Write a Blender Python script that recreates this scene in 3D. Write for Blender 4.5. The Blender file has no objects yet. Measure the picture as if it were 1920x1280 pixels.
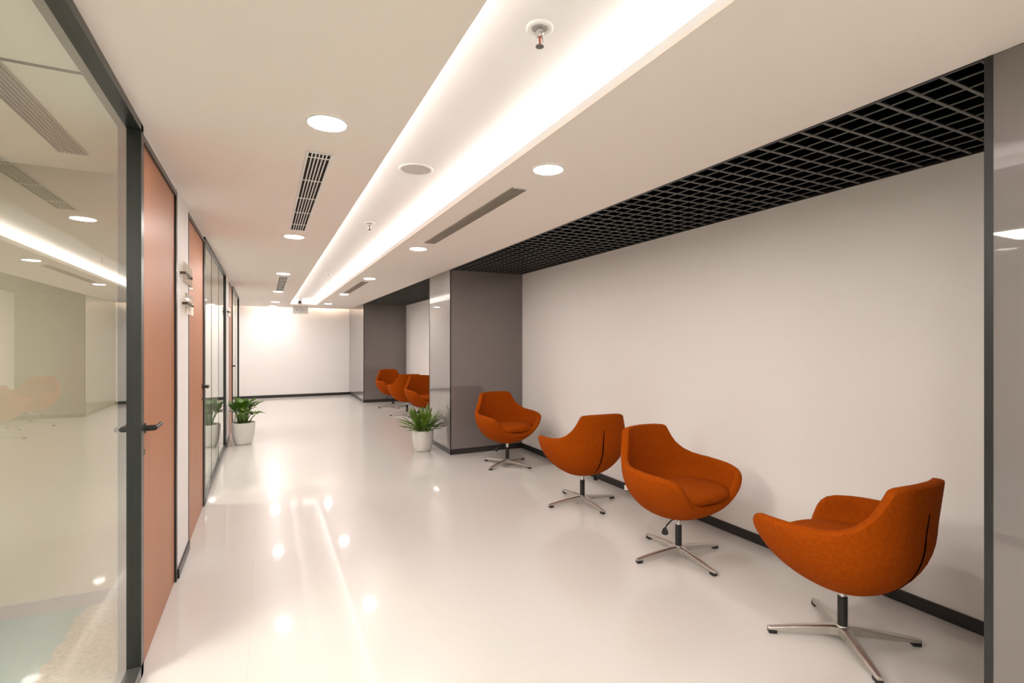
import bpy, bmesh, math, random
from mathutils import Vector, Matrix
random.seed(4)
PI = math.pi
scene = bpy.context.scene
C = scene.collection

# ------------------------------------------------------------------ camera, world, exposure
F_PX = 950.0
YAW = math.atan(464.0 / F_PX)
cam_d = bpy.data.cameras.new('camera')
cam = bpy.data.objects.new('camera', cam_d); C.objects.link(cam)
cam_d.sensor_width = 36.0; cam_d.sensor_fit = 'HORIZONTAL'
cam_d.lens = 36.0 * F_PX / 1920.0
cam_d.shift_y = 3.0 / 1920.0
cam_d.clip_start = 0.02; cam_d.clip_end = 100
cam.location = (0, 0, 1.5)
cam.rotation_euler = (PI / 2, 0, -YAW)
scene.camera = cam

world = bpy.data.worlds.new('world'); scene.world = world
world.use_nodes = True
bg = world.node_tree.nodes['Background']
bg.inputs[0].default_value = (0.9, 0.85, 0.8, 1); bg.inputs[1].default_value = 0.02

vs = scene.view_settings
vs.view_transform = 'Standard'; vs.look = 'None'; vs.gamma = 1.0; vs.use_curve_mapping = False
vs.exposure = 1.07

WARM = (1.0, 0.875, 0.77)
L_DOWN = 105.0      # downlight diffusers
L_COVE = 4.1      # cove led strips
L_SLOT = 30.0       # slot in front of the end wall
L_PASSAGE_FILL = 11.0   # unseen fill panel added in the side passage
L_OFFICE = 29.0     # office ceiling panels

ZC = 2.485         # corridor ceiling
XL = -0.50         # left partition face
XC = 2.235         # column faces / bay edge
XR = 3.32          # right wall
YE = 15.38         # end wall
YB = -4.0          # wall behind the camera

# ------------------------------------------------------------------ materials
def mat(name):
    m = bpy.data.materials.new(name); m.use_nodes = True
    nt = m.node_tree
    return m, nt, nt.nodes['Principled BSDF']
def simple(name, col, rough=0.5, metal=0.0, spec=0.5, coat=0.0, noise=0.0, nscale=8.0, bump=0.0, bscale=60.0):
    m, nt, b = mat(name)
    b.inputs['Base Color'].default_value = (*col, 1)
    b.inputs['Roughness'].default_value = rough
    b.inputs['Metallic'].default_value = metal
    b.inputs['Specular IOR Level'].default_value = spec
    b.inputs['Coat Weight'].default_value = coat
    b.inputs['Coat Roughness'].default_value = 0.03
    if noise > 0 or bump > 0:
        tc = nt.nodes.new('ShaderNodeTexCoord')
    if noise > 0:
        n = nt.nodes.new('ShaderNodeTexNoise'); n.inputs['Scale'].default_value = nscale
        n.inputs['Detail'].default_value = 4
        nt.links.new(tc.outputs['Object'], n.inputs['Vector'])
        r = nt.nodes.new('ShaderNodeMix'); r.data_type = 'RGBA'
        r.inputs['A'].default_value = (*[c * (1 - noise) for c in col], 1)
        r.inputs['B'].default_value = (*[min(1, c * (1 + noise)) for c in col], 1)
        nt.links.new(n.outputs['Fac'], r.inputs['Factor'])
        nt.links.new(r.outputs['Result'], b.inputs['Base Color'])
    if bump > 0:
        n2 = nt.nodes.new('ShaderNodeTexNoise'); n2.inputs['Scale'].default_value = bscale
        n2.inputs['Detail'].default_value = 3
        nt.links.new(tc.outputs['Object'], n2.inputs['Vector'])
        bp = nt.nodes.new('ShaderNodeBump'); bp.inputs['Strength'].default_value = bump
        bp.inputs['Distance'].default_value = 0.004
        nt.links.new(n2.outputs['Fac'], bp.inputs['Height'])
        nt.links.new(bp.outputs['Normal'], b.inputs['Normal'])
    return m
def emis(name, col, strength):
    m, nt, b = mat(name)
    b.inputs['Base Color'].default_value = (0.8, 0.8, 0.8, 1)
    b.inputs['Emission Color'].default_value = (*col, 1)
    b.inputs['Emission Strength'].default_value = strength
    return m

M = {}
M['ceil'] = simple('ceiling_paint', (0.91, 0.83, 0.765), 0.7, spec=0.25, noise=0.01, nscale=2)
M['ceil_white'] = simple('recess_paint', (0.86, 0.84, 0.82), 0.7, spec=0.25)
M['wall'] = simple('wall_paint', (0.90, 0.875, 0.855), 0.6, spec=0.3, noise=0.01, nscale=2, bump=0.03, bscale=120)
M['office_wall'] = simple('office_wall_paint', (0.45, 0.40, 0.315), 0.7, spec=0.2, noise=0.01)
M['black'] = simple('black_metal', (0.016, 0.016, 0.017), 0.35, spec=0.5)
M['blackmatte'] = simple('black_plenum', (0.004, 0.004, 0.005), 0.95, spec=0.0)
M['frame'] = simple('dark_frame', (0.018, 0.020, 0.018), 0.3)
M['skirt'] = simple('dark_skirting', (0.018, 0.017, 0.017), 0.35)
M['lattice'] = simple('lattice_grey', (0.13, 0.127, 0.118), 0.5)
M['plinth'] = simple('plinth_dark', (0.03, 0.028, 0.026), 0.35)
M['alu'] = simple('brushed_aluminium', (0.62, 0.60, 0.57), 0.38, metal=1.0, noise=0.05, nscale=30)
M['chrome'] = simple('chrome', (0.75, 0.75, 0.75), 0.12, metal=1.0)
M['plastic_black'] = simple('black_plastic', (0.015, 0.014, 0.014), 0.4)
M['white_plastic'] = simple('white_plastic', (0.80, 0.78, 0.75), 0.4)
M['white_enamel'] = simple('white_enamel', (0.82, 0.81, 0.78), 0.4)
M['speaker_mesh'] = simple('speaker_mesh', (0.50, 0.47, 0.45), 0.6, bump=0.4, bscale=400)
M['slot'] = simple('slot_dark', (0.03, 0.022, 0.018), 0.8, spec=0.1)
M['slot_brown'] = simple('slot_brown', (0.09, 0.07, 0.055), 0.8, spec=0.1)
M['fabric'] = None
M['ceramic'] = simple('white_ceramic', (0.80, 0.775, 0.74), 0.28, noise=0.015, nscale=6)
M['soil'] = simple('soil', (0.03, 0.018, 0.01), 0.95, noise=0.4, nscale=60, bump=0.8, bscale=90)
M['stem'] = simple('stem_green', (0.13, 0.22, 0.05), 0.5, noise=0.2, nscale=30)
M['ink'] = simple('sign_ink', (0.06, 0.045, 0.03), 0.5)
M['brass'] = simple('dark_bronze', (0.12, 0.09, 0.05), 0.35, metal=0.7)
M['down'] = emis('downlight_diffuser', (1.0, 0.92, 0.885), L_DOWN)
M['cove'] = emis('cove_led', (1.0, 0.92, 0.885), L_COVE)
M['slotled'] = emis('slot_led', (1.0, 0.90, 0.80), L_SLOT)
M['passage'] = emis('passage_fill_panel', (1.0, 0.93, 0.88), L_PASSAGE_FILL)
M['panel'] = emis('office_light_panel', (1.0, 0.93, 0.86), L_OFFICE)

def fabric():
    m, nt, b = mat('orange_wool')
    tc = nt.nodes.new('ShaderNodeTexCoord')
    n = nt.nodes.new('ShaderNodeTexNoise'); n.inputs['Scale'].default_value = 220; n.inputs['Detail'].default_value = 3
    nt.links.new(tc.outputs['Object'], n.inputs['Vector'])
    n2 = nt.nodes.new('ShaderNodeTexNoise'); n2.inputs['Scale'].default_value = 60; n2.inputs['Detail'].default_value = 4
    nt.links.new(tc.outputs['Object'], n2.inputs['Vector'])
    ad = nt.nodes.new('ShaderNodeMath'); ad.operation = 'MULTIPLY_ADD'
    nt.links.new(n.outputs['Fac'], ad.inputs[0]); ad.inputs[1].default_value = 0.7
    nt.links.new(n2.outputs['Fac'], ad.inputs[2])
    cr = nt.nodes.new('ShaderNodeValToRGB')
    cr.color_ramp.elements[0].position = 0.55; cr.color_ramp.elements[0].color = (0.29, 0.048, 0.001, 1)
    cr.color_ramp.elements[1].position = 1.15 if False else 1.0; cr.color_ramp.elements[1].color = (0.36, 0.064, 0.002, 1)
    nt.links.new(ad.outputs[0], cr.inputs['Fac'])
    nt.links.new(cr.outputs['Color'], b.inputs['Base Color'])
    b.inputs['Roughness'].default_value = 0.9
    b.inputs['Specular IOR Level'].default_value = 0.06
    b.inputs['Sheen Weight'].default_value = 0.0
    b.inputs['Sheen Tint'].default_value = (1.0, 0.45, 0.2, 1)
    bp = nt.nodes.new('ShaderNodeBump'); bp.inputs['Strength'].default_value = 0.35; bp.inputs['Distance'].default_value = 0.002
    nt.links.new(n.outputs['Fac'], bp.inputs['Height']); nt.links.new(bp.outputs['Normal'], b.inputs['Normal'])
    return m
M['fabric'] = fabric()

def wood():
    m, nt, b = mat('door_wood')
    tc = nt.nodes.new('ShaderNodeTexCoord')
    mp = nt.nodes.new('ShaderNodeMapping'); mp.inputs['Scale'].default_value = (45, 45, 0.8)
    nt.links.new(tc.outputs['Object'], mp.inputs['Vector'])
    n = nt.nodes.new('ShaderNodeTexNoise'); n.inputs['Scale'].default_value = 1.6; n.inputs['Detail'].default_value = 5
    nt.links.new(mp.outputs[0], n.inputs['Vector'])
    cr = nt.nodes.new('ShaderNodeValToRGB')
    cr.color_ramp.elements[0].position = 0.3; cr.color_ramp.elements[0].color = (0.42, 0.178, 0.088, 1)
    cr.color_ramp.elements[1].position = 0.7; cr.color_ramp.elements[1].color = (0.48, 0.208, 0.106, 1)
    nt.links.new(n.outputs['Fac'], cr.inputs['Fac']); nt.links.new(cr.outputs[0], b.inputs['Base Color'])
    b.inputs['Roughness'].default_value = 0.42
    b.inputs['Specular IOR Level'].default_value = 0.35
    return m
M['wood'] = wood()

def floor_mat():
    m, nt, b = mat('polished_floor')
    tc = nt.nodes.new('ShaderNodeTexCoord')
    mp = nt.nodes.new('ShaderNodeMapping'); mp.inputs['Location'].default_value = (-1.13, -2.08, 0)
    nt.links.new(tc.outputs['Object'], mp.inputs['Vector'])
    br = nt.nodes.new('ShaderNodeTexBrick')
    br.offset = 0.0; br.inputs['Scale'].default_value = 1.0
    br.inputs['Brick Width'].default_value = 1.2; br.inputs['Row Height'].default_value = 1.2
    br.inputs['Mortar Size'].default_value = 0.0016; br.inputs['Mortar Smooth'].default_value = 0.4
    br.inputs['Color1'].default_value = (0.69, 0.665, 0.635, 1); br.inputs['Color2'].default_value = (0.68, 0.655, 0.62, 1)
    br.inputs['Mortar'].default_value = (0.63, 0.595, 0.55, 1)
    nt.links.new(mp.outputs[0], br.inputs['Vector'])
    n = nt.nodes.new('ShaderNodeTexNoise'); n.inputs['Scale'].default_value = 1.3; n.inputs['Detail'].default_value = 5
    nt.links.new(tc.outputs['Object'], n.inputs['Vector'])
    mr = nt.nodes.new('ShaderNodeMapRange'); mr.inputs['To Min'].default_value = 0.975; mr.inputs['To Max'].default_value = 1.025
    nt.links.new(n.outputs['Fac'], mr.inputs['Value'])
    mx = nt.nodes.new('ShaderNodeMix'); mx.data_type = 'RGBA'; mx.blend_type = 'MULTIPLY'; mx.inputs['Factor'].default_value = 1
    nt.links.new(br.outputs['Color'], mx.inputs['A']); nt.links.new(mr.outputs[0], mx.inputs['B'])
    nt.links.new(mx.outputs['Result'], b.inputs['Base Color'])
    b.inputs['Roughness'].default_value = 0.28
    b.inputs['Specular IOR Level'].default_value = 0.3
    b.inputs['Coat Weight'].default_value = 0.55
    b.inputs['Coat Roughness'].default_value = 0.045
    n3 = nt.nodes.new('ShaderNodeTexNoise'); n3.inputs['Scale'].default_value = 5; n3.inputs['Detail'].default_value = 3
    nt.links.new(tc.outputs['Object'], n3.inputs['Vector'])
    bp = nt.nodes.new('ShaderNodeBump'); bp.inputs['Strength'].default_value = 0.02; bp.inputs['Distance'].default_value = 0.01
    nt.links.new(n3.outputs['Fac'], bp.inputs['Height']); nt.links.new(bp.outputs['Normal'], b.inputs['Normal'])
    return m
M['floor'] = floor_mat()

def carpet():
    m, nt, b = mat('office_carpet')
    tc = nt.nodes.new('ShaderNodeTexCoord')
    v = nt.nodes.new('ShaderNodeTexNoise'); v.inputs['Scale'].default_value = 45; v.inputs['Detail'].default_value = 5
    nt.links.new(tc.outputs['Object'], v.inputs['Vector'])
    cr = nt.nodes.new('ShaderNodeValToRGB')
    cr.color_ramp.elements[0].position = 0.35; cr.color_ramp.elements[0].color = (0.27, 0.23, 0.16, 1)
    cr.color_ramp.elements[1].position = 0.65; cr.color_ramp.elements[1].color = (0.42, 0.37, 0.28, 1)
    nt.links.new(v.outputs['Fac'], cr.inputs['Fac'])
    # blue-green field tiles to the west of a ragged line
    sx = nt.nodes.new('ShaderNodeSeparateXYZ'); nt.links.new(tc.outputs['Object'], sx.inputs[0])
    n2 = nt.nodes.new('ShaderNodeTexNoise'); n2.inputs['Scale'].default_value = 12
    nt.links.new(tc.outputs['Object'], n2.inputs['Vector'])
    ma = nt.nodes.new('ShaderNodeMath'); ma.operation = 'MULTIPLY_ADD'
    nt.links.new(n2.outputs['Fac'], ma.inputs[0]); ma.inputs[1].default_value = 0.10; nt.links.new(sx.outputs['X'], ma.inputs[2])
    lt = nt.nodes.new('ShaderNodeMath'); lt.operation = 'LESS_THAN'; nt.links.new(ma.outputs[0], lt.inputs[0]); lt.inputs[1].default_value = -0.87
    mx = nt.nodes.new('ShaderNodeMix'); mx.data_type = 'RGBA'
    nt.links.new(lt.outputs[0], mx.inputs['Factor']); nt.links.new(cr.outputs[0], mx.inputs['A'])
    mx.inputs['B'].default_value = (0.20, 0.28, 0.26, 1)
    nt.links.new(mx.outputs['Result'], b.inputs['Base Color'])
    b.inputs['Roughness'].default_value = 1.0; b.inputs['Specular IOR Level'].default_value = 0.05
    bp = nt.nodes.new('ShaderNodeBump'); bp.inputs['Strength'].default_value = 0.6; bp.inputs['Distance'].default_value = 0.01
    nt.links.new(v.outputs['Fac'], bp.inputs['Height']); nt.links.new(bp.outputs['Normal'], b.inputs['Normal'])
    return m
M['carpet'] = carpet()

def pane_glass(name='pane_glass', ior=1.62, tint=(0.955, 0.975, 0.95)):
    m = bpy.data.materials.new(name); m.use_nodes = True
    nt = m.node_tree; nt.nodes.clear()
    out = nt.nodes.new('ShaderNodeOutputMaterial')
    tr = nt.nodes.new('ShaderNodeBsdfTransparent'); tr.inputs[0].default_value = (*tint, 1)
    gl = nt.nodes.new('ShaderNodeBsdfGlossy'); gl.inputs['Roughness'].default_value = 0.0; gl.inputs[0].default_value = (0.96, 0.97, 0.95, 1)
    # Schlick reflectance of a thin pane, the same from both sides
    ge = nt.nodes.new('ShaderNodeNewGeometry')
    dt = nt.nodes.new('ShaderNodeVectorMath'); dt.operation = 'DOT_PRODUCT'
    nt.links.new(ge.outputs['Normal'], dt.inputs[0]); nt.links.new(ge.outputs['Incoming'], dt.inputs[1])
    ab = nt.nodes.new('ShaderNodeMath'); ab.operation = 'ABSOLUTE'; nt.links.new(dt.outputs['Value'], ab.inputs[0])
    om = nt.nodes.new('ShaderNodeMath'); om.operation = 'SUBTRACT'; om.inputs[0].default_value = 1.0; nt.links.new(ab.outputs[0], om.inputs[1])
    pw = nt.nodes.new('ShaderNodeMath'); pw.operation = 'POWER'; nt.links.new(om.outputs[0], pw.inputs[0]); pw.inputs[1].default_value = 5.0
    r0 = ((ior - 1) / (ior + 1)) ** 2
    fr = nt.nodes.new('ShaderNodeMath'); fr.operation = 'MULTIPLY_ADD'; nt.links.new(pw.outputs[0], fr.inputs[0])
    fr.inputs[1].default_value = 1 - r0; fr.inputs[2].default_value = r0
    mx = nt.nodes.new('ShaderNodeMixShader')
    nt.links.new(fr.outputs[0], mx.inputs[0]); nt.links.new(tr.outputs[0], mx.inputs[1]); nt.links.new(gl.outputs[0], mx.inputs[2])
    nt.links.new(mx.outputs[0], out.inputs[0])
    return m
M['glass'] = pane_glass()
M['acrylic'] = pane_glass('sign_acrylic', 1.5, (0.90, 0.88, 0.84))

def lacquer():
    m, nt, b = mat('grey_lacquered_glass')
    b.inputs['Base Color'].default_value = (0.205, 0.181, 0.174, 1)
    b.inputs['Roughness'].default_value = 0.35
    b.inputs['Specular IOR Level'].default_value = 0.3
    b.inputs['Coat Weight'].default_value = 1.0
    b.inputs['Coat Roughness'].default_value = 0.015
    b.inputs['Coat IOR'].default_value = 1.55
    return m
M['lacquer'] = lacquer()

def leafmat(name, c1, c2):
    m, nt, b = mat(name)
    tc = nt.nodes.new('ShaderNodeTexCoord')
    n = nt.nodes.new('ShaderNodeTexNoise'); n.inputs['Scale'].default_value = 9; n.inputs['Detail'].default_value = 3
    nt.links.new(tc.outputs['Object'], n.inputs['Vector'])
    cr = nt.nodes.new('ShaderNodeValToRGB')
    cr.color_ramp.elements[0].position = 0.35; cr.color_ramp.elements[0].color = (*c1, 1)
    cr.color_ramp.elements[1].position = 0.68; cr.color_ramp.elements[1].color = (*c2, 1)
    nt.links.new(n.outputs['Fac'], cr.inputs['Fac']); nt.links.new(cr.outputs[0], b.inputs['Base Color'])
    b.inputs['Roughness'].default_value = 0.35
    b.inputs['Subsurface Weight'].default_value = 0.0
    return m
M['leaf_a'] = leafmat('leaf_broad', (0.030, 0.105, 0.008), (0.12, 0.25, 0.018))
M['leaf_b'] = leafmat('leaf_lance', (0.05, 0.12, 0.012), (0.20, 0.32, 0.035))

# ------------------------------------------------------------------ helpers
def box(bm, x0, x1, y0, y1, z0, z1):
    vs_ = [bm.verts.new((x, y, z)) for z in (z0, z1) for y in (y0, y1) for x in (x0, x1)]
    for f in ((0, 2, 3, 1), (4, 5, 7, 6), (0, 1, 5, 4), (2, 6, 7, 3), (0, 4, 6, 2), (1, 3, 7, 5)):
        bm.faces.new([vs_[i] for i in f])
def lathe(bm, prof, seg=32, cx=0, cy=0, cap=True):
    rings = []
    for r, z in prof:
        rings.append([bm.verts.new((cx + r * math.cos(2 * PI * i / seg), cy + r * math.sin(2 * PI * i / seg), z)) for i in range(seg)])
    for a, b in zip(rings, rings[1:]):
        for i in range(seg):
            j = (i + 1) % seg
            bm.faces.new((a[i], a[j], b[j], b[i]))
    if cap:
        bm.faces.new(list(reversed(rings[0]))); bm.faces.new(rings[-1])
def tube(bm, pts, r, seg=10):
    pts = [Vector(p) for p in pts]; rs = r if isinstance(r, (list, tuple)) else [r] * len(pts)
    rings = []; prev = None
    for i, p in enumerate(pts):
        t = (pts[min(i + 1, len(pts) - 1)] - pts[max(i - 1, 0)]).normalized()
        up = Vector((0, 0, 1)) if abs(t.z) < 0.95 else Vector((1, 0, 0))
        u = t.cross(up).normalized(); v = t.cross(u).normalized()
        if prev is not None and u.dot(prev) < 0: u = -u; v = -v
        prev = u
        rings.append([bm.verts.new(p + rs[i] * (u * math.cos(2 * PI * k / seg) + v * math.sin(2 * PI * k / seg))) for k in range(seg)])
    for a, b in zip(rings, rings[1:]):
        for i in range(seg):
            j = (i + 1) % seg
            bm.faces.new((a[i], a[j], b[j], b[i]))
    bm.faces.new(list(reversed(rings[0]))); bm.faces.new(rings[-1])
def obj(name, bm, m, parent=None, smooth=False, bevel=0.0, loc=None):
    bmesh.ops.recalc_face_normals(bm, faces=bm.faces)
    me = bpy.data.meshes.new(name); bm.to_mesh(me); bm.free()
    o = bpy.data.objects.new(name, me); C.objects.link(o)
    me.materials.append(m)
    if smooth:
        for p in me.polygons: p.use_smooth = True
    if bevel > 0:
        b = o.modifiers.new('bevel', 'BEVEL'); b.width = bevel; b.segments = 2; b.limit_method = 'ANGLE'
    if parent is not None: o.parent = parent
    if loc is not None: o.location = loc
    return o
def boxes(name, lst, m, parent=None, bevel=0.0):
    bm = bmesh.new()
    for b in lst: box(bm, *b)
    return obj(name, bm, m, parent, bevel=bevel)
def struct(name, lst, m, label=None):
    o = boxes(name, lst, m); o['kind'] = 'structure'
    if label: o['label'] = label
    return o
def thing(name, label, cat, loc=(0, 0, 0), rz=0, group=None, kind=None):
    o = bpy.data.objects.new(name, None); C.objects.link(o)
    o.empty_display_size = 0.1
    o.location = loc; o.rotation_euler = (0, 0, rz)
    o['label'] = label; o['category'] = cat
    if group: o['group'] = group
    if kind: o['kind'] = kind
    return o
def structure_root(name, label, loc=(0, 0, 0)):
    o = bpy.data.objects.new(name, None); C.objects.link(o)
    o.location = loc; o['kind'] = 'structure'; o['label'] = label
    return o
def copy_tree(o, parent=None):
    c = o.copy(); C.objects.link(c)
    if parent is not None: c.parent = parent
    for ch in list(o.children): copy_tree(ch, c)
    return c

# ------------------------------------------------------------------ structure
XO = -4.2     # far side of the offices
fl = struct('floor', [(XL - 0.06, XR + 0.1, YB, YE + 0.1, -0.1, 0), (XO, XL - 0.06, 12.5, YE + 0.1, -0.1, 0),
                 (XO, XL - 0.06, 3.75, 12.5, -0.1, 0)], M['floor'], 'cream polished tile floor')
oc = struct('floor_office', [(XO, XL - 0.06, YB, 3.75, -0.1, 0.0)], M['carpet'], 'beige and pale blue office carpet behind the glass')

RZ = 2.64
CX0, CX1 = 0.575, 1.215      # cove opening
CYE = 14.05
ceil_boxes = [
    (XL - 0.06, CX0, YB, YE - 0.16, ZC, ZC + 0.015),            # left strip
    (CX1, XC, YB, YE - 0.16, ZC, ZC + 0.015),                   # right strip
    (CX0, CX1, CYE, YE - 0.16, ZC, ZC + 0.015),                 # beyond the cove
    (XC, XR + 0.05, YB, 0.86, ZC, ZC + 0.015), (XC, XR + 0.05, 6.46, 7.41, ZC, ZC + 0.015),
    (XC, XR + 0.05, 13.08, YE - 0.16, ZC, ZC + 0.015),
    (XO, XR + 0.05, YE - 0.30, YE + 0.02, RZ, RZ + 0.02),           # end wall slot soffit
    (XO, XR + 0.05, YE - 0.32, YE - 0.30, ZC, RZ + 0.02),
    (XO, XR + 0.05, YE - 0.175, YE - 0.16, ZC, ZC + 0.05),
    (XO, XL - 0.06, 12.5, YE - 0.16, ZC, ZC + 0.015),
]
struct('ceiling', ceil_boxes, M['ceil'], 'white plaster ceiling with a long lit recess')
struct('ceiling_recess', [
    (CX0 - 0.015, CX0, YB, CYE + 0.015, ZC + 0.015, ZC + 0.042),     # upstands round the cove
    (CX1, CX1 + 0.015, YB, CYE + 0.015, ZC + 0.015, ZC + 0.042),
    (CX0, CX1, CYE, CYE + 0.015, ZC + 0.015, ZC + 0.042),
    (CX0 - 0.20, CX0 - 0.18, YB, CYE + 0.17, ZC + 0.015, RZ), (CX1 + 0.18, CX1 + 0.20, YB, CYE + 0.17, ZC + 0.015, RZ),
    (CX0 - 0.20, CX1 + 0.20, CYE + 0.15, CYE + 0.17, ZC + 0.015, RZ),
    (CX0 - 0.20, CX1 + 0.20, YB, CYE + 0.17, RZ, RZ + 0.02),        # recess soffit
], M['ceil_white'], 'long white recess lit from both ledges')
struct('ceiling_office', [(XO, XL - 0.09, YB, 3.68, ZC, ZC + 0.02),
        (XO, XL - 0.06, 3.75, 12.5, ZC, ZC + 0.02)], M['ceil'], 'office ceiling behind the glass partition')
struct('trim_1', [(XO, XL - 0.09, 2.345, 2.355, ZC - 0.006, ZC)], M['slot_brown'], 'dark joint line across the office ceiling')

struct('wall_right', [(XR, XR + 0.1, YB, YE + 0.1, 0, 2.9)], M['wall'], 'cream wall of the seating bays')
struct('wall_end', [(XO, XR, YE, YE + 0.1, 0, RZ + 0.02)], M['wall'], 'white end wall of the corridor')
struct('wall_back', [(XO, XR + 0.1, YB - 0.1, YB, 0, 2.9)], M['wall'])
struct('wall_office_west', [(XO - 0.1, XO, YB, YE, 0, 2.7)], M['office_wall'])
struct('wall_office_divider', [(XO, XL - 0.06, 3.68, 3.75, 0, 2.7)], M['office_wall'], 'beige office wall seen through the near glass')
struct('wall_office_end', [(XO, XL - 0.06, 12.42, 12.5, 0, 2.7), (XO, XL - 0.06, 8.4, 8.5, 0, 2.6)], M['wall'])
# plaster pieces of the left wall
struct('wall_left', [(XL - 0.09, XL, 3.83, 4.36, 0, ZC), (XL - 0.09, XL, 8.36, 9.06, 0, ZC),
                     (XL - 0.09, XL - 0.005, 2.81, 3.83, 2.455, ZC), (XL - 0.09, XL - 0.005, 4.36, 5.45, 2.455, ZC),
                     (XL - 0.09, XL - 0.005, 9.06, 10.05, 2.455, ZC)], M['wall'], 'white plaster between the office doors')
struct('baseboard_left', [(XL, XL + 0.012, 3.832, 4.355, 0, 0.06), (XL, XL + 0.012, 8.37, 9.05, 0, 0.06)], M['skirt'])
struct('baseboard_right', [(XR - 0.014, XR, 0.87, 6.46, 0, 0.07), (XR - 0.014, XR, 7.41, 13.08, 0, 0.07)], M['skirt'], 'black skirting along the bay wall')
struct('baseboard_end', [(XO, XC, YE - 0.014, YE, 0, 0.075)], M['skirt'], 'black skirting along the end wall')
struct('baseboard_office', [(XO, XL - 0.06, 3.665, 3.68, 0, 0.075)], simple('grey_skirting', (0.30, 0.27, 0.26), 0.4), 'grey skirting inside the near office')

# plenum above the open-cell ceilings
for i, (y0, y1) in enumerate(((0.86, 6.46), (7.41, 13.08))):
    struct('trim_%d' % (2 + i), [(XC, XR, y0, y1, 2.88, 2.9), (XC - 0.02, XC, y0, y1, ZC + 0.016, 2.9),
                      (XR - 0.003, XR - 0.0005, y0, y1, ZC + 0.002, 2.88), (XC, XR, y0, y0 + 0.01, ZC + 0.016, 2.88),
                      (XC, XR, y1 - 0.01, y1, ZC + 0.016, 2.88)], M['blackmatte'], 'black void above the open-cell ceiling')

# columns clad in grey glass
def column(y0, y1, label, x_end=XR):
    r = structure_root('wall_column', label, (XC, y0, 0))
    d = x_end - XC; L = y1 - y0; t = 0.012
    boxes('core', [(t + 0.004, d, t + 0.004, L - t - 0.004, 0, ZC)], M['black'], r)
    boxes('glass_panel', [(0, t, 0.012, L - 0.012, 0.075, ZC - 0.003)], M['lacquer'], r)
    boxes('glass_panel', [(0.012, d, 0, t, 0.075, ZC - 0.003)], M['lacquer'], r)
    boxes('glass_panel', [(0.012, d, L - t, L, 0.075, ZC - 0.003)], M['lacquer'], r)
    boxes('plinth', [(0.006, d, 0.006, L - 0.006, 0, 0.072)], M['plinth'], r)
    boxes('corner_trim', [(-0.002, 0.012, -0.002, 0.012, 0.0, ZC - 0.002)], M['black'], r)
    boxes('corner_trim', [(-0.002, 0.012, L - 0.012, L + 0.012, 0.0, ZC - 0.002)], M['black'], r)
    return r
column(-0.1, 0.845, 'grey glass column cut by the right edge of the picture')
column(6.46, 7.405, 'grey glass column behind the potted plant')
column(13.08, YE - 0.001, 'farthest grey glass column against the end wall')
struct('wall_bay_behind', [(XC, XR, YB, -0.12, 0, ZC)], M['wall'])

# ------------------------------------------------------------------ left partition: glass and doors
FX0, FX1 = XL - 0.08, XL + 0.005
def window(n, y0, y1, xg, joints, label, near_post=True, far_post=0.045, top=ZC):
    r = structure_root('window_%d' % n, label, (0, y0, 0)); L = y1 - y0
    boxes('head_rail', [(FX0, FX1, 0, L, top - 0.035, top)], M['frame'], r)
    boxes('sill_rail', [(FX0, FX1, 0, L, 0, 0.055)], simple('sill_rail_grey', (0.10, 0.10, 0.095), 0.3, metal=0.5), r)
    boxes('post', [(FX0, FX1, L - far_post, L, 0, top)], M['frame'], r)
    if near_post: boxes('post', [(FX0, FX1, 0, 0.03, 0, top)], M['frame'], r)
    ys = [0.03 if near_post else 0.0] + [j - y0 for j in joints] + [L - far_post]
    for a, b in zip(ys, ys[1:]):
        boxes('pane', [(xg - 0.0005, xg, a + 0.002, b - 0.002, 0.055, top - 0.035)], M['glass'], r)
    for j in ys[1:-1]:
        boxes('glazing_joint', [(xg - 0.003, xg + 0.002, j - 0.004, j + 0.004, 0.055, top - 0.035)], M['frame'], r)
    return r
window(1, YB, 2.807, XL - 0.022, [-1.6], 'large clear glass partition of the near office')
window(2, 5.47, 8.36, XL - 0.012, [6.3, 7.22], 'three-pane glass partition mirroring the broad-leaved plant', far_post=0.06)
window(3, 10.06, 12.5, XL - 0.012, [11.2], 'farthest glass partition on the left side', far_post=0.06)

def door(n, y0, y1, handle_y, lever_dir, label):
    r = structure_root('door_%d' % n, label, (0, y0, 0)); L = y1 - y0; top = 2.455
    boxes('door_frame', [(FX0, FX1 - 0.002, 0, 0.022, 0, top), (FX0, FX1 - 0.002, L - 0.05, L, 0, top),
                         (FX0, FX1 - 0.002, 0.022, L - 0.05, top - 0.03, top)], M['frame'], r)
    boxes('door_leaf', [(XL - 0.055, XL - 0.008, 0.024, L - 0.052, 0.004, top - 0.032)], M['wood'], r)
    bm = bmesh.new(); hy = handle_y - y0; z = 1.105
    for s, x0 in ((1, XL - 0.008), (-1, XL - 0.055)):
        lathe_pts = [(x0, hy, z), (x0 + s * 0.012, hy, z)]
        tube(bm, lathe_pts, 0.024, 16)
        tube(bm, [(x0, hy, z), (x0 + s * 0.052, hy, z)], 0.0135, 12)
        tube(bm, [(x0 + s * 0.050, hy - lever_dir * 0.010, z), (x0 + s * 0.052, hy + lever_dir * 0.06, z), (x0 + s * 0.052, hy + lever_dir * 0.125, z + 0.001)], 0.0095, 12)
    h = obj('door_handle', bm, M['plastic_black'], r, smooth=False)
    bm = bmesh.new(); tube(bm, [(XL - 0.009, hy, z - 0.11), (XL + 0.0, hy, z - 0.11)], 0.013, 16)
    tube(bm, [(XL - 0.054, hy, z - 0.11), (XL - 0.064, hy, z - 0.11)], 0.013, 16)
    obj('lock_cylinder', bm, M['black'], r)
    return r
door(1, 2.808, 3.83, 2.862, 1, 'nearest wooden office door')
door(2, 4.36, 5.469, 5.37, -1, 'second wooden office door, beside the three-pane glass')
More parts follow.
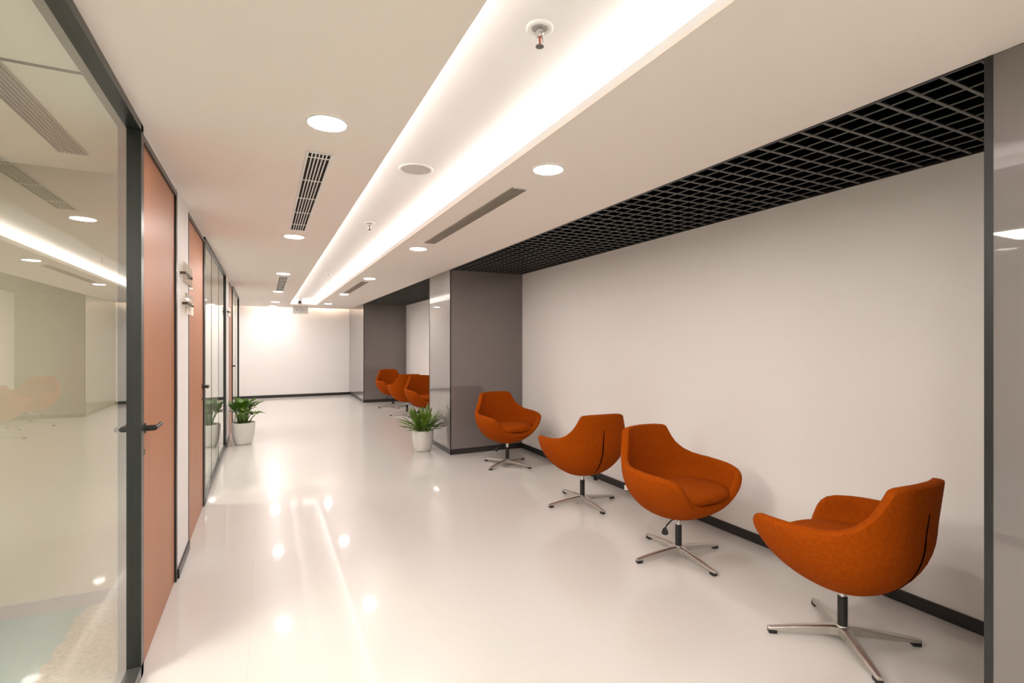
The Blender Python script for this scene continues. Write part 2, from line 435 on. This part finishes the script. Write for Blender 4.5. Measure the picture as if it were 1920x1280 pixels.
door(3, 9.06, 10.058, 9.96, -1, 'farthest wooden office door, behind the potted plant')

# ------------------------------------------------------------------ open-cell ceilings
def cell_ceiling(y0, y1, label):
    t = thing('open_cell_ceiling', label, 'ceiling grid', (XC, y0, ZC), group='open-cell ceilings over the seating bays')
    L = y1 - y0; W = XR - XC - 0.004; zt = 0.016
    boxes('edge_trim', [(-0.0, 0.014, 0, L, -0.004, 0.014), (W - 0.012, W, 0, L, -0.004, 0.012), (0.014, W - 0.012, 0, 0.012, -0.004, 0.012), (0.014, W - 0.012, L - 0.012, L, -0.004, 0.012)], M['black'], t)
    bm = bmesh.new()
    y = 0.129
    while y < L - 0.03:
        box(bm, 0.014, W - 0.012, y - 0.0065, y + 0.0065, 0.0, 0.006); y += 0.11
    obj('cross_bars', bm, M['lattice'], t)
    bm = bmesh.new()
    x = 0.11
    while x < W - 0.03:
        box(bm, x - 0.0033, x + 0.0033, 0.012, L - 0.012, 0.0005, 0.005); x += 0.108
    obj('long_bars', bm, M['lattice'], t)
    return t
cell_ceiling(0.862, 6.458, 'black open-cell grid ceiling over the near bay of four chairs')
cell_ceiling(7.412, 13.078, 'black open-cell grid ceiling over the far bay of chairs')

# ------------------------------------------------------------------ lights
def make_downlight():
    t = thing('downlight', '', 'downlight', group='round recessed ceiling downlights')
    bm = bmesh.new()
    lathe(bm, [(0.082, -0.0005), (0.090, -0.0005), (0.0905, -0.003), (0.088, -0.006), (0.082, -0.006), (0.082, -0.0005)], 40, cap=False)
    obj('trim_ring', bm, M['white_enamel'], t, smooth=False)
    bm = bmesh.new(); lathe(bm, [(0.0815, -0.001), (0.0815, -0.004)], 40)
    obj('diffuser', bm, M['down'], t)
    return t
dl0 = make_downlight()
dls = [(0.252, 2.40, 'nearest round downlight in the ceiling strip left of the recess, above the first grille'),
       (1.444, 2.49, 'nearest round downlight in the ceiling strip right of the recess'),
       (0.245, 5.09, 'round downlight just past the far end of the near white slot grille'),
       (1.440, 5.18, 'round downlight just past the far end of the near grey line grille'),
       (0.240, 7.88, 'round downlight just before the farther white slot grille'),
       (1.440, 7.90, 'round downlight just before the farther grey line grille'),
       (0.235, 10.66, 'round downlight touching the far end of the farther white slot grille'),
       (1.440, 10.66, 'round downlight past the far end of the farther grey line grille'),
       (0.235, 13.36, 'round downlight left of the recess, second from the end wall'),
       (0.20, 14.92, 'farthest round downlight, close to the end wall it washes'),
       (1.43, 13.40, 'farthest round downlight right of the recess, beside the hanging sign'),
       (0.25, -0.3, 'round downlight behind the camera on the left'), (1.44, -0.2, 'round downlight behind the camera on the right'),
       (0.25, -3.0, 'rearmost round downlight on the left'), (1.44, -2.9, 'rearmost round downlight on the right')]
for i, (x, y, lb) in enumerate(dls):
    o = dl0 if i == 0 else copy_tree(dl0)
    o.location = (x, y, ZC); o['label'] = lb

def led(name, label, bx, m):
    o = boxes(name, [bx], m); o['label'] = label; o['category'] = 'light strip'
    return o
led('cove_light_strip', 'hidden light strip along the left ledge of the ceiling recess', (CX0 - 0.125, CX0 - 0.035, YB + 0.05, CYE, ZC + 0.0155, ZC + 0.024), M['cove'])
led('cove_light_strip', 'hidden light strip along the right ledge of the ceiling recess', (CX1 + 0.035, CX1 + 0.125, YB + 0.05, CYE, ZC + 0.0155, ZC + 0.024), M['cove'])
led('cove_light_strip', 'hidden light strip behind the far lip of the ceiling recess', (CX0, CX1, CYE + 0.04, CYE + 0.12, ZC + 0.0155, ZC + 0.024), M['cove'])
led('slot_light_strip', 'hidden light strip in the ceiling slot along the end wall', (XL, XC, YE - 0.285, YE - 0.27, ZC + 0.02, ZC + 0.03), M['slotled'])

def panel_light(x, y, label, pm='panel'):
    t = thing('panel_light', label, 'ceiling light', (x, y, ZC), group='square office ceiling lights')
    dz = -0.002
    boxes('light_frame', [(-0.31, 0.31, -0.31, -0.295, dz - 0.010, dz), (-0.31, 0.31, 0.295, 0.31, dz - 0.010, dz), (-0.31, -0.295, -0.295, 0.295, dz - 0.010, dz), (0.295, 0.31, -0.295, 0.295, dz - 0.010, dz)], M['white_enamel'], t)
    boxes('diffuser', [(-0.294, 0.294, -0.294, 0.294, dz - 0.006, dz - 0.001)], M[pm], t)
panel_light(-1.62, 1.9, 'square light panel in the near office, nearest the glass')
panel_light(-3.2, 1.9, 'square light panel in the near office, farther from the glass')
panel_light(-1.62, -1.2, 'square light panel in the near office, behind the camera')
panel_light(-2.2, 6.2, 'square light panel in the second office')
panel_light(-1.5, 13.9, 'added fill panel out of view in the side passage, brightening the end wall', 'passage')  # unseen fill light, added to brighten the end wall and far floor
panel_light(-2.2, 10.6, 'square light panel in the farthest office')

# ------------------------------------------------------------------ ceiling grilles
def slot_grille(x0, x1, y0, y1, label, z=ZC):
    t = thing('air_grille', label, 'air vent', ((x0 + x1) / 2, y0, z), group='white slot grilles')
    w = (x1 - x0) / 2; L = y1 - y0; fr = 0.012
    boxes('backing', [(-w, w, 0, L, -0.0015, -0.0003)], M['slot'], t)
    boxes('frame', [(-w - fr, -w, -fr, L + fr, -0.006, -0.0003), (w, w + fr, -fr, L + fr, -0.006, -0.0003),
                    (-w, w, -fr, 0, -0.006, -0.0003), (-w, w, L, L + fr, -0.006, -0.0003)], M['white_enamel'], t, bevel=0.001)
    bm = bmesh.new()
    for k in range(1, 6):
        x = -w + 2 * w * k / 6
        box(bm, x - 0.0032, x + 0.0032, 0, L, -0.005, -0.0005)
    y = 0.07; st = 0.42
    while y < L - 0.03:
        box(bm, -w, w, y - 0.006, y + 0.006, -0.0045, -0.0006); y += st
    obj('louvre_blades', bm, M['white_enamel'], t)
slot_grille(0.205, 0.312, 2.80, 4.78, 'white six-slot air grille in the ceiling left of the recess, nearest')
slot_grille(0.20, 0.307, 8.22, 10.5, 'white six-slot air grille in the ceiling left of the recess, farther away')
def line_grille(x0, x1, y0, y1, label):
    t = thing('linear_grille', label, 'air vent', ((x0 + x1) / 2, y0, ZC), group='grey line grilles')
    w = (x1 - x0) / 2; L = y1 - y0
    boxes('backing', [(-w, w, 0, L, -0.0015, -0.0003)], M['slot_brown'], t)
    bm = bmesh.new()
    for k in range(0, 8):
        x = -w + 2 * w * k / 7
        box(bm, x - 0.0028, x + 0.0028, 0, L, -0.009, -0.0005)
    obj('blades', bm, simple('blade_taupe', (0.42, 0.37, 0.32), 0.5), t)
    for a in (-0.003, L): boxes('end_strip', [(-w, w, a, a + 0.003, -0.008, -0.0004)], M['white_enamel'], t)
line_grille(1.410, 1.505, 2.87, 4.83, 'grey-brown linear air grille right of the recess, nearest')
line_grille(1.395, 1.495, 8.3, 10.35, 'grey-brown linear air grille right of the recess, farther away')

line_grille(-0.945, -0.83, 1.2, 3.35, 'linear air grille in the office ceiling seen through the near glass')

# ------------------------------------------------------------------ sprinklers, speaker, camera
def make_sprinkler():
    t = thing('sprinkler', '', 'sprinkler', group='sprinklers in the lit recess')
    bm = bmesh.new(); lathe(bm, [(0.030, -0.004), (0.034, -0.010), (0.046, -0.010), (0.050, -0.006), (0.050, -0.0005)], 32, cap=False)
    obj('escutcheon', bm, M['white_enamel'], t, smooth=True)
    bm = bmesh.new(); lathe(bm, [(0.030, -0.0006), (0.030, -0.004)], 32)
    obj('recess_cup', bm, simple('cup_grey', (0.45, 0.43, 0.41), 0.5), t)
    bm = bmesh.new(); lathe(bm, [(0.012, -0.004), (0.015, -0.01), (0.015, -0.022), (0.011, -0.024), (0.011, -0.034), (0.008, -0.036)], 12)
    for s in (-1, 1):
        tube(bm, [(s * 0.010, 0, -0.03), (s * 0.013, 0, -0.045), (s * 0.010, 0, -0.058), (s * 0.003, 0, -0.066)], 0.0025, 8)
    obj('nozzle', bm, M['chrome'], t)
    bm = bmesh.new(); tube(bm, [(0, 0, -0.034), (0, 0, -0.062)], 0.0035, 10)
    obj('heat_bulb', bm, simple('red_bulb', (0.5, 0.05, 0.02), 0.1), t)
    bm = bmesh.new(); lathe(bm, [(0.004, -0.064), (0.014, -0.068), (0.015, -0.071), (0.004, -0.072)], 20)
    obj('deflector', bm, simple('dark_steel', (0.25, 0.23, 0.22), 0.35, metal=0.8), t)
    return t
sp0 = make_sprinkler()
for i, (x, y, lb) in enumerate([(0.893, 1.60, 'chrome sprinkler head in the lit recess, nearest the camera'),
                                (0.893, 4.90, 'sprinkler head in the lit recess, just past the round speaker'),
                                (0.900, 8.45, 'farthest sprinkler head in the lit recess')]):
    o = sp0 if i == 0 else copy_tree(sp0)
    o.location = (x, y, RZ); o['label'] = lb
t = thing('ceiling_speaker', 'round flush speaker with grey mesh in the lit ceiling recess', 'speaker', (0.892, 3.26, RZ))
bm = bmesh.new(); lathe(bm, [(0.096, -0.0005), (0.096, -0.006), (0.108, -0.008), (0.113, -0.004), (0.113, -0.0005)], 48, cap=False)
obj('bezel', bm, M['white_enamel'], t, smooth=True)
bm = bmesh.new(); lathe(bm, [(0.0955, -0.0006), (0.0955, -0.004), (0.03, -0.0045)], 48)
obj('speaker_grille', bm, M['speaker_mesh'], t)
t = thing('dome_camera', 'small white dome camera with black lens at the far end of the recess', 'security camera', (0.80, 13.88, RZ))
bm = bmesh.new(); lathe(bm, [(0.06, -0.0005), (0.062, -0.03), (0.055, -0.055), (0.03, -0.06)], 24)
obj('camera_base', bm, M['white_enamel'], t, smooth=True)
bm = bmesh.new(); bmesh.ops.create_uvsphere(bm, u_segments=20, v_segments=12, radius=0.07)
bmesh.ops.translate(bm, verts=bm.verts, vec=(0, 0, -0.105))
obj('camera_ball', bm, M['white_enamel'], t, smooth=True)
bm = bmesh.new(); bmesh.ops.create_uvsphere(bm, u_segments=20, v_segments=12, radius=0.042)
bmesh.ops.translate(bm, verts=bm.verts, vec=(-0.002, -0.040, -0.108))
obj('lens', bm, M['plastic_black'], t, smooth=True)

# hanging direction sign
t = thing('hanging_sign', 'small white direction sign with a left arrow hanging below the far end of the recess', 'sign', (0.86, 14.55, ZC))
boxes('sign_board', [(-0.19, 0.19, -0.010, 0.010, -0.215, -0.012)], M['white_plastic'], t, bevel=0.003)
for hx in (-0.13, 0.12): boxes('hanger', [(hx, hx + 0.01, -0.005, 0.005, -0.012, 0)], M['alu'], t)
bm = bmesh.new()
av = [(-0.125, -0.115), (-0.100, -0.098), (-0.100, -0.109), (-0.075, -0.109), (-0.075, -0.121), (-0.100, -0.121), (-0.100, -0.132)]
vv = [bm.verts.new((x, -0.0115, z)) for x, z in av]; f = bm.faces.new(vv)
ex = bmesh.ops.extrude_face_region(bm, geom=[f]); bmesh.ops.translate(bm, verts=[v for v in ex['geom'] if isinstance(v, bmesh.types.BMVert)], vec=(0, 0.001, 0))
obj('arrow', bm, M['ink'], t)
bm = bmesh.new()
inkg = simple('sign_ink_grey', (0.38, 0.33, 0.28), 0.5)
for (z, h, xs, xe, n) in ((-0.070, 0.018, -0.085, 0.075, 9), (-0.115, 0.03, -0.045, 0.13, 6), (-0.160, 0.022, -0.045, 0.145, 8)):
    for k in range(n):
        a = xs + (xe - xs) * k / n; w = (xe - xs) / n * 0.68
        box(bm, a, a + w, -0.0114, -0.0101, z - h / 2, z - h / 2 + h * 0.22)
        box(bm, a, a + w * 0.28, -0.0114, -0.0101, z - h / 2 + h * 0.22, z + h / 2)
        if k % 2: box(bm, a + w * 0.72, a + w, -0.0114, -0.0101, z - h / 2 + h * 0.22, z + h / 2)
        else: box(bm, a + w * 0.28, a + w, -0.0114, -0.0101, z + h / 2 - h * 0.2, z + h / 2)
obj('lettering', bm, inkg, t)

# acrylic door signs, read from the side they are nearly edge on
def door_sign(y0, y1, z0, z1, label, seed=1):
    rnd = random.Random(seed)
    t = thing('door_sign', label, 'sign', (XL, y0, z0), group='clear acrylic door signs')
    L = y1 - y0; H = z1 - z0; xo = 0.020
    boxes('acrylic_plate', [(xo, xo + 0.008, 0, L, 0, H)], M['acrylic'], t)
    for (y, z) in ((0.03, H / 2), (L - 0.03, H / 2)):
        bm = bmesh.new(); tube(bm, [(0, y, z), (xo + 0.014, y, z)], 0.009, 12)
        obj('standoff', bm, M['brass'], t)
    bm = bmesh.new()
    y = 0.07
    while y < L - 0.08:
        w = 0.018
        for q in range(3):
            zz = H * 0.42 + q * 0.009
            box(bm, xo + 0.0082, xo + 0.009, y, y + w * (0.6 + 0.4 * rnd.random()), zz, zz + 0.004)
        box(bm, xo + 0.0082, xo + 0.009, y, y + 0.004, H * 0.42, H * 0.42 + 0.024)
        y += 0.027
    obj('lettering', bm, M['ink'], t)
door_sign(3.93, 4.33, 1.895, 2.035, 'upper clear acrylic sign on the plaster between the two near doors', 1)
door_sign(4.02, 4.40, 1.70, 1.84, 'lower clear acrylic sign on the plaster between the two near doors', 2)
door_sign(8.55, 8.9, 1.90, 2.03, 'clear acrylic sign on the plaster before the farthest wooden door', 3)

# ------------------------------------------------------------------ chairs
def interp(keys, x):
    for (a, va), (b, vb) in zip(keys, keys[1:]):
        if x <= b:
            u = (x - a) / (b - a); return va + (vb - va) * u
    return keys[-1][1]
HK = [(0, 0.872), (20, 0.870), (30, 0.864), (33.5, 0.855), (36, 0.825), (40, 0.778), (46, 0.725), (54, 0.682), (63, 0.655), (74, 0.638), (88, 0.630),
      (104, 0.624), (114, 0.618), (124, 0.608), (130, 0.593), (134, 0.570), (137, 0.541), (140, 0.503), (143, 0.470), (147, 0.438), (154, 0.417), (165, 0.407), (180, 0.403)]
ZB, HM = 0.272, 0.36
def plan(phi, a=0.400, bb=0.355, bf=0.425, n=2.25):
    s_, c_ = abs(math.sin(phi)), abs(math.cos(phi))
    b_ = bb if math.cos(phi) > 0 else bf
    return ((s_ / a) ** n + (c_ / b_) ** n) ** (-1 / n)
def shell_bm(th=0.052):
    bm = bmesh.new()
    phis = []
    for i in range(0, 181):
        phis.append(i * 1.0)
    sel = [p for p in phis if p % 3 == 0 or 30 <= p <= 44 or 118 <= p <= 150]
    full = sel + [360 - p for p in reversed(sel) if 0 < p < 180]
    NO, NR, NI = 16, 7, 12
    cols = []
    for pd in full:
        q = pd if pd <= 180 else 360 - pd
        phi = math.radians(pd)
        H = interp(HK, q) - th * 0.30
        R = plan(phi)
        lean = 0.13 * max(0.0, math.cos(phi))
        # dense outer profile
        prof = []
        for k in range(0, 61):
            th_ = (PI / 2) * k / 60
            fw = 0.5 - 0.5 * math.cos(phi)
            z = ZB + HM * (1 - math.cos(th_)) ** (1.0 - 0.17 * fw)
            prof.append((0.03 + (R - 0.03) * math.sin(th_) ** (0.92 + 0.06 * fw), z))
        for k in range(1, 31):
            dz = 0.30 * k / 30
            prof.append((R + lean * dz, ZB + HM + dz))
        cut = [prof[0]]
        for p, q2 in zip(prof, prof[1:]):
            if q2[1] >= H:
                u = (H - p[1]) / max(1e-6, q2[1] - p[1]); cut.append((p[0] + (q2[0] - p[0]) * u, H)); break
            cut.append(q2)
        # resample by arc length
        ds = [0]
        for p, q2 in zip(cut, cut[1:]): ds.append(ds[-1] + math.dist(p, q2))
        out = []
        for k in range(NO + 1):
            s_ = ds[-1] * k / NO; i = 0
            while i < len(ds) - 2 and ds[i + 1] < s_: i += 1
            u = (s_ - ds[i]) / max(1e-9, ds[i + 1] - ds[i])
            out.append((cut[i][0] + (cut[i + 1][0] - cut[i][0]) * u, cut[i][1] + (cut[i + 1][1] - cut[i][1]) * u))
        # outward tangent at rim
        tx, tz = out[-1][0] - out[-2][0], out[-1][1] - out[-2][1]; l = math.hypot(tx, tz); tx /= l; tz /= l
        nx, nz = -tz, tx                         # towards the inside
        c0 = (out[-1][0] + nx * th / 2, out[-1][1] + nz * th / 2)
        rim = []
        for k in range(1, NR):
            a = PI * k / NR
            rd = min(1.0, max(0.0, (q - 45) / 35)); ex = 0.62 + 0.38 * rd; dp = 0.30 + 0.22 * rd
            ca = math.copysign(abs(math.cos(a)) ** ex, math.cos(a)); sa = math.sin(a) ** ex
            rim.append((c0[0] - nx * th / 2 * ca + tx * th * dp * sa, c0[1] - nz * th / 2 * ca + tz * th * dp * sa))
        inn = []
        for k in range(NI + 1):
            i = NO - k * (NO - 5) / NI
            i0 = int(i); fr = i - i0
            if i0 >= NO: i0 = NO - 1; fr = 1
            p = out[i0]; q2 = out[i0 + 1]
            tx2, tz2 = q2[0] - p[0], q2[1] - p[1]; l = math.hypot(tx2, tz2) or 1
            b_ = (p[0] + (q2[0] - p[0]) * fr, p[1] + (q2[1] - p[1]) * fr)
            inn.append((max(0.02, b_[0] - tz2 / l * th), b_[1] + tx2 / l * th))
        cp = out + rim + inn
        cols.append([bm.verts.new((math.sin(phi) * r, -math.cos(phi) * r, z)) for r, z in cp])
    n = len(cols)
    for i in range(n):
        a, b = cols[i], cols[(i + 1) % n]
        for k in range(len(a) - 1):
            bm.faces.new((a[k], b[k], b[k + 1], a[k + 1]))
    bm.faces.new([c[0] for c in cols]); bm.faces.new([c[-1] for c in reversed(cols)])
    return bm
def outer_r(phi, z):
    R = plan(phi)
    if z > ZB + HM: return R + 0.13 * max(0, math.cos(phi)) * (z - ZB - HM)
    th_ = math.acos(1 - (z - ZB) / HM); return 0.03 + (R - 0.03) * math.sin(th_) ** 0.92
def cushion_bm():
    bm = bmesh.new(); cols = []
    N = 56
    prof = [(0.0, 0.0), (0.86, 0.0), (0.955, 0.008), (0.995, 0.024), (1.0, 0.038), (0.985, 0.053), (0.94, 0.063), (0.85, 0.071), (0.65, 0.079), (0.35, 0.084), (0.0, 0.086)]
    for i in range(N):
        a = 2 * PI * i / N; s_, c_ = math.sin(a), math.cos(a)
        fy = 0.282 if c_ > 0 else 0.255
        r = ((abs(s_) / 0.315) ** 2.6 + (abs(c_) / fy) ** 2.6) ** (-1 / 2.6)
        cols.append([(s_ * r * p, 0.025 + c_ * r * p, 0.436 + z - 0.012 * max(0, -c_) * p) for p, z in prof])
    b0 = bm.verts.new(cols[0][0]); b1 = bm.verts.new(cols[0][-1])
    V = [[bm.verts.new(c) for c in col[1:-1]] for col in cols]
    for i in range(N):
        a, b = V[i], V[(i + 1) % N]
        for k in range(len(a) - 1): bm.faces.new((a[k], b[k], b[k + 1], a[k + 1]))
        bm.faces.new((b0, b[0], a[0])); bm.faces.new((b1, a[-1], b[-1]))
    return bm
def leg_bm():
    bm = bmesh.new()
    secs = [(0.0, 0.030, 0.026, 0.074), (0.035, 0.028, 0.027, 0.073), (0.07, 0.0215, 0.027, 0.070), (0.16, 0.019, 0.024, 0.061), (0.26, 0.016, 0.020, 0.048), (0.338, 0.0145, 0.018, 0.036), (0.354, 0.013, 0.018, 0.034)]
    rings = []
    for x, w, z0, z1 in secs:
        rings.append([bm.verts.new(p) for p in ((x, -w, z0), (x, w, z0), (x, w, z1 - 0.006), (x, w * 0.45, z1), (x, -w * 0.45, z1), (x, -w, z1 - 0.006))])
    for a, b in zip(rings, rings[1:]):
        for i in range(6):
            j = (i + 1) % 6; bm.faces.new((a[i], a[j], b[j], b[i]))
    bm.faces.new(rings[0]); bm.faces.new(list(reversed(rings[-1])))
    return bm
def make_chair():
    t = thing('tub_chair', '', 'chair', group='orange swivel tub chairs along the bay wall')
    sh = obj('shell', shell_bm(), M['fabric'], t, smooth=True)
    cu = obj('seat_cushion', cushion_bm(), M['fabric'], t, smooth=True)
    # dark slit up the middle of the back
    bm = bmesh.new(); rows = []
    for k in range(25):
        u = k / 24; z = 0.315 + u * 0.43
        w = 0.0042 * math.sin(PI * min(1, (1 - u) * 1.0)) ** 0.6 + 0.0008
        xs = (-w, w)
        row = []
        for x in xs:
            r = outer_r(math.atan2(x, 0.33), z)
            row.append(bm.verts.new((x, -r - 0.0022, z)))
        row2 = [bm.verts.new((x, -outer_r(0, z) + 0.010, z)) for x in xs]
        rows.append(row + row2[::-1])
    for a, b in zip(rows, rows[1:]):
        for i in range(4):
            j = (i + 1) % 4; bm.faces.new((a[i], a[j], b[j], b[i]))
    bm.faces.new(rows[0]); bm.faces.new(rows[-1])
    obj('back_slit', bm, M['blackmatte'], t)['label'] = 'thin black slit up the middle of the back'
    # white care tag sewn into the side of the back
    bm = bmesh.new(); pt = math.radians(48); r = outer_r(pt, 0.46)
    box(bm, -0.0008, 0.0008, -r - 0.022, -r + 0.008, 0.438, 0.474)
    bmesh.ops.rotate(bm, verts=bm.verts, cent=(0, 0, 0), matrix=Matrix.Rotation(pt, 3, 'Z'))
    obj('care_tag', bm, M['white_plastic'], t)
    for k in range(4):
        l = obj('leg', leg_bm(), M['alu'], t, bevel=0.002) if k == 0 else leg0.copy()
        if k == 0: leg0 = l
        else: C.objects.link(l); l.parent = t
        l.rotation_euler.z = k * PI / 2; l['turn'] = k
        bm = bmesh.new(); box(bm, 0.312, 0.352, -0.0155, 0.0155, 0, 0.021)
        if k == 0: ft0 = ft = obj('foot', bm, M['plastic_black'], l, bevel=0.003)
        else:
            bm.free(); ft = ft0.copy(); C.objects.link(ft); ft.parent = l
    bm = bmesh.new(); lathe(bm, [(0.034, 0.022), (0.037, 0.026), (0.037, 0.072), (0.033, 0.077)], 28)
    obj('hub', bm, M['alu'], t, smooth=False, bevel=0.002)
    bm = bmesh.new(); lathe(bm, [(0.0225, 0.076), (0.0225, 0.214), (0.020, 0.218)], 24)
    obj('column_sleeve', bm, M['plastic_black'], t, smooth=False)
    bm = bmesh.new(); lathe(bm, [(0.0165, 0.217), (0.0165, 0.270)], 20)
    obj('gas_piston', bm, M['chrome'], t, smooth=False)
    bm = bmesh.new(); lathe(bm, [(0.028, 0.266), (0.055, 0.270), (0.055, 0.284)], 20)
    obj('swivel_plate', bm, M['plastic_black'], t)
    bm = bmesh.new()
    tube(bm, [(0.02, 0.005, 0.272), (0.09, 0.018, 0.266), (0.145, 0.026, 0.246), (0.163, 0.03, 0.228)], 0.0045, 8)
    lev = obj('height_lever', bm, M['plastic_black'], t, smooth=True)
    bm = bmesh.new()
    prof = [(0.0, 0.232), (0.008, 0.228), (0.016, 0.216), (0.022, 0.200), (0.022, 0.190), (0.016, 0.181), (0.0, 0.178)]
    for i in range(0, 1):
        pts = [(x, z) for x, z in prof] + [(-x, z) for x, z in reversed(prof[1:-1])]
        d = Vector((0.83, 0.55, 0)).normalized(); sd = Vector((-0.55, 0.83, 0)).normalized(); c = Vector((0.166, 0.031, 0.006))
        fr = [bm.verts.new(c + sd * x + d * 0.004 + Vector((0, 0, z))) for x, z in pts]
        bk = [bm.verts.new(c + sd * x - d * 0.004 + Vector((0, 0, z))) for x, z in pts]
        bm.faces.new(fr); bm.faces.new(list(reversed(bk)))
        for a in range(len(pts)):
            b = (a + 1) % len(pts); bm.faces.new((fr[a], bk[a], bk[b], fr[b]))
    obj('paddle', bm, M['plastic_black'], lev)
    return t
chair0 = make_chair()
chairs = [
    (2.637, 1.575, 2, 54, 'orange tub chair nearest the camera, its side and back turned to us'),
    (2.632, 2.705, 184, -4, 'orange tub chair second from the camera, open front showing the seat and lever'),
    (2.685, 3.990, -3, -2, 'orange tub chair turned away, black slit up its back, third from the camera'),
    (2.695, 5.650, 183, 28, 'orange tub chair facing us right beside the near grey column'),
    (2.750, 9.350, 185, 10, 'orange tub chair in the far bay half hidden by the near grey column'),
    (2.670, 10.450, -6, -8, 'orange tub chair turned away in the far bay, middle of the three there'),
    (2.715, 11.930, 188, 8, 'orange tub chair in the far bay beside the farthest grey column'),
]
roots = [chair0] + [copy_tree(chair0) for _ in chairs[1:]]
for o, (x, y, rot, base, lb) in zip(roots, chairs):
    o.location = (x, y, 0); o.rotation_euler.z = math.radians(rot); o['label'] = lb
    for ch in o.children:
        if ch.name.startswith('leg'):
            ch.rotation_euler.z = math.radians(base - rot) + ch['turn'] * PI / 2

# ------------------------------------------------------------------ plants
def leaf(bm, base, tip_dir, L, W, droop, fold=0.25, broad=0.45, seg=10):
    d = Vector(tip_dir).normalized()
    side = d.cross(Vector((0, 0, 1)))
    if side.length < 1e-3: side = Vector((1, 0, 0))
    side.normalize(); base = Vector(base)
    rows = []
    p = base.copy(); cur = d.copy()
    for i in range(seg + 1):
        u = i / seg
        w = W * (math.sin(PI * u ** broad) ** 0.9 if 0 < u < 1 else 0.0) + (0.002 if i < seg else 0.0004)
        nrm = side.cross(cur).normalized()
        rows.append([bm.verts.new(p - side * w + nrm * w * fold), bm.verts.new(p - side * w * 0.5 + nrm * w * fold * 0.35), bm.verts.new(p),
                     bm.verts.new(p + side * w * 0.5 + nrm * w * fold * 0.35), bm.verts.new(p + side * w + nrm * w * fold)])
        p = p + cur * (L / seg)
        cur = (cur + Vector((0, 0, -droop / seg))).normalized()
    for a, b in zip(rows, rows[1:]):
        for k in range(4): bm.faces.new((a[k], a[k + 1], b[k + 1], b[k]))
def pot(t, R, H, name='pot'):
    bm = bmesh.new()
    pr = [(R * 0.62, 0), (R * 0.70, 0.006), (R * 0.80, H * 0.14), (R * 0.90, H * 0.35), (R * 0.965, H * 0.62), (R * 0.99, H * 0.88), (R, H - 0.006), (R * 0.985, H), (R * 0.93, H), (R * 0.92, H - 0.03), (R * 0.9, H - 0.05)]
    lathe(bm, pr, 48)
    obj(name, bm, M['ceramic'], t, smooth=True)
    bm = bmesh.new(); lathe(bm, [(R * 0.905, H - 0.045), (R * 0.90, H - 0.035), (R * 0.4, H - 0.028)], 32)
    obj('soil', bm, M['soil'], t)
def plant_a(x, y):
    t = thing('potted_plant', 'broad-leaved green plant in a round white pot, beside the left glass wall', 'plant', (x, y, 0))
    pot(t, 0.163, 0.325)
    rnd = random.Random(11)
    bs = bmesh.new(); bl = bmesh.new()
    for k in range(36):
        a = 2.399 * k + 0.4; r0 = 0.015 + 0.055 * rnd.random()
        b = Vector((math.cos(a) * r0, math.sin(a) * r0, 0.29))
        ring = k % 3
        out = (rnd.uniform(0.0, 0.04), rnd.uniform(0.04, 0.09), rnd.uniform(0.08, 0.13))[ring]
        h = (rnd.uniform(0.50, 0.56), rnd.uniform(0.46, 0.53), rnd.uniform(0.42, 0.48))[ring]
        e = Vector((math.cos(a) * (r0 + out), math.sin(a) * (r0 + out), h))
        if x + e.x < XL + 0.11: e.x = XL + 0.11 - x
        m = b + (e - b) * 0.5 + Vector((math.cos(a), math.sin(a), 0)) * -0.008
        if k % 2 == 0 or ring == 0: tube(bs, [b, m, e], [0.011, 0.009, 0.005], 8)
        L = rnd.uniform(0.17, 0.22) if ring < 2 else rnd.uniform(0.13, 0.16)
        dr = Vector((math.cos(a) * (1.0 if math.cos(a) > 0 else 0.45), math.sin(a), (rnd.uniform(1.2, 2.2), rnd.uniform(0.7, 1.2), rnd.uniform(0.25, 0.6))[ring]))
        leaf(bl, e, dr, L, rnd.uniform(0.050, 0.064), rnd.uniform(0.6, 1.3), 0.25, 0.80)
    for v in bl.verts:
        if v.co.x + x < XL + 0.02: v.co.x = XL + 0.02 - x
    obj('stems', bs, M['stem'], t, smooth=True); obj('foliage', bl, M['leaf_a'], t, smooth=True)
def plant_b(x, y):
    t = thing('potted_plant', 'lance-leaved green plant in a tapered white pot, in front of the grey column', 'plant', (x, y, 0))
    pot(t, 0.148, 0.29)
    rnd = random.Random(5); bl = bmesh.new(); bs = bmesh.new()
    for k in range(64):
        a = 2.399 * k; r0 = 0.01 + 0.07 * rnd.random()
        b = Vector((math.cos(a) * r0, math.sin(a) * r0, 0.26))
        tilt = rnd.uniform(0.1, 1.15)
        if k % 9 == 0: tilt = 1.35
        dr = Vector((math.cos(a) * math.sin(tilt), math.sin(a) * math.sin(tilt), math.cos(tilt) + 0.1))
        s_ = rnd.uniform(0.04, 0.13)
        e = b + dr.normalized() * s_
        tube(bs, [b, e], [0.006, 0.004], 6)
        leaf(bl, e, dr, rnd.uniform(0.21, 0.31), rnd.uniform(0.022, 0.034), rnd.uniform(0.15, 0.85), 0.35, 0.75)
    for v in bl.verts:
        if v.co.x + x > XC - 0.01: v.co.x = XC - 0.01 - x
        if v.co.z < 0.30 and math.hypot(v.co.x, v.co.y) > 0.12: v.co.z = 0.30 + (0.30 - v.co.z) * 0.2
    obj('stems', bs, M['stem'], t, smooth=True); obj('foliage', bl, M['leaf_b'], t, smooth=True)
plant_a(-0.285, 8.53)
plant_b(1.985, 6.90)
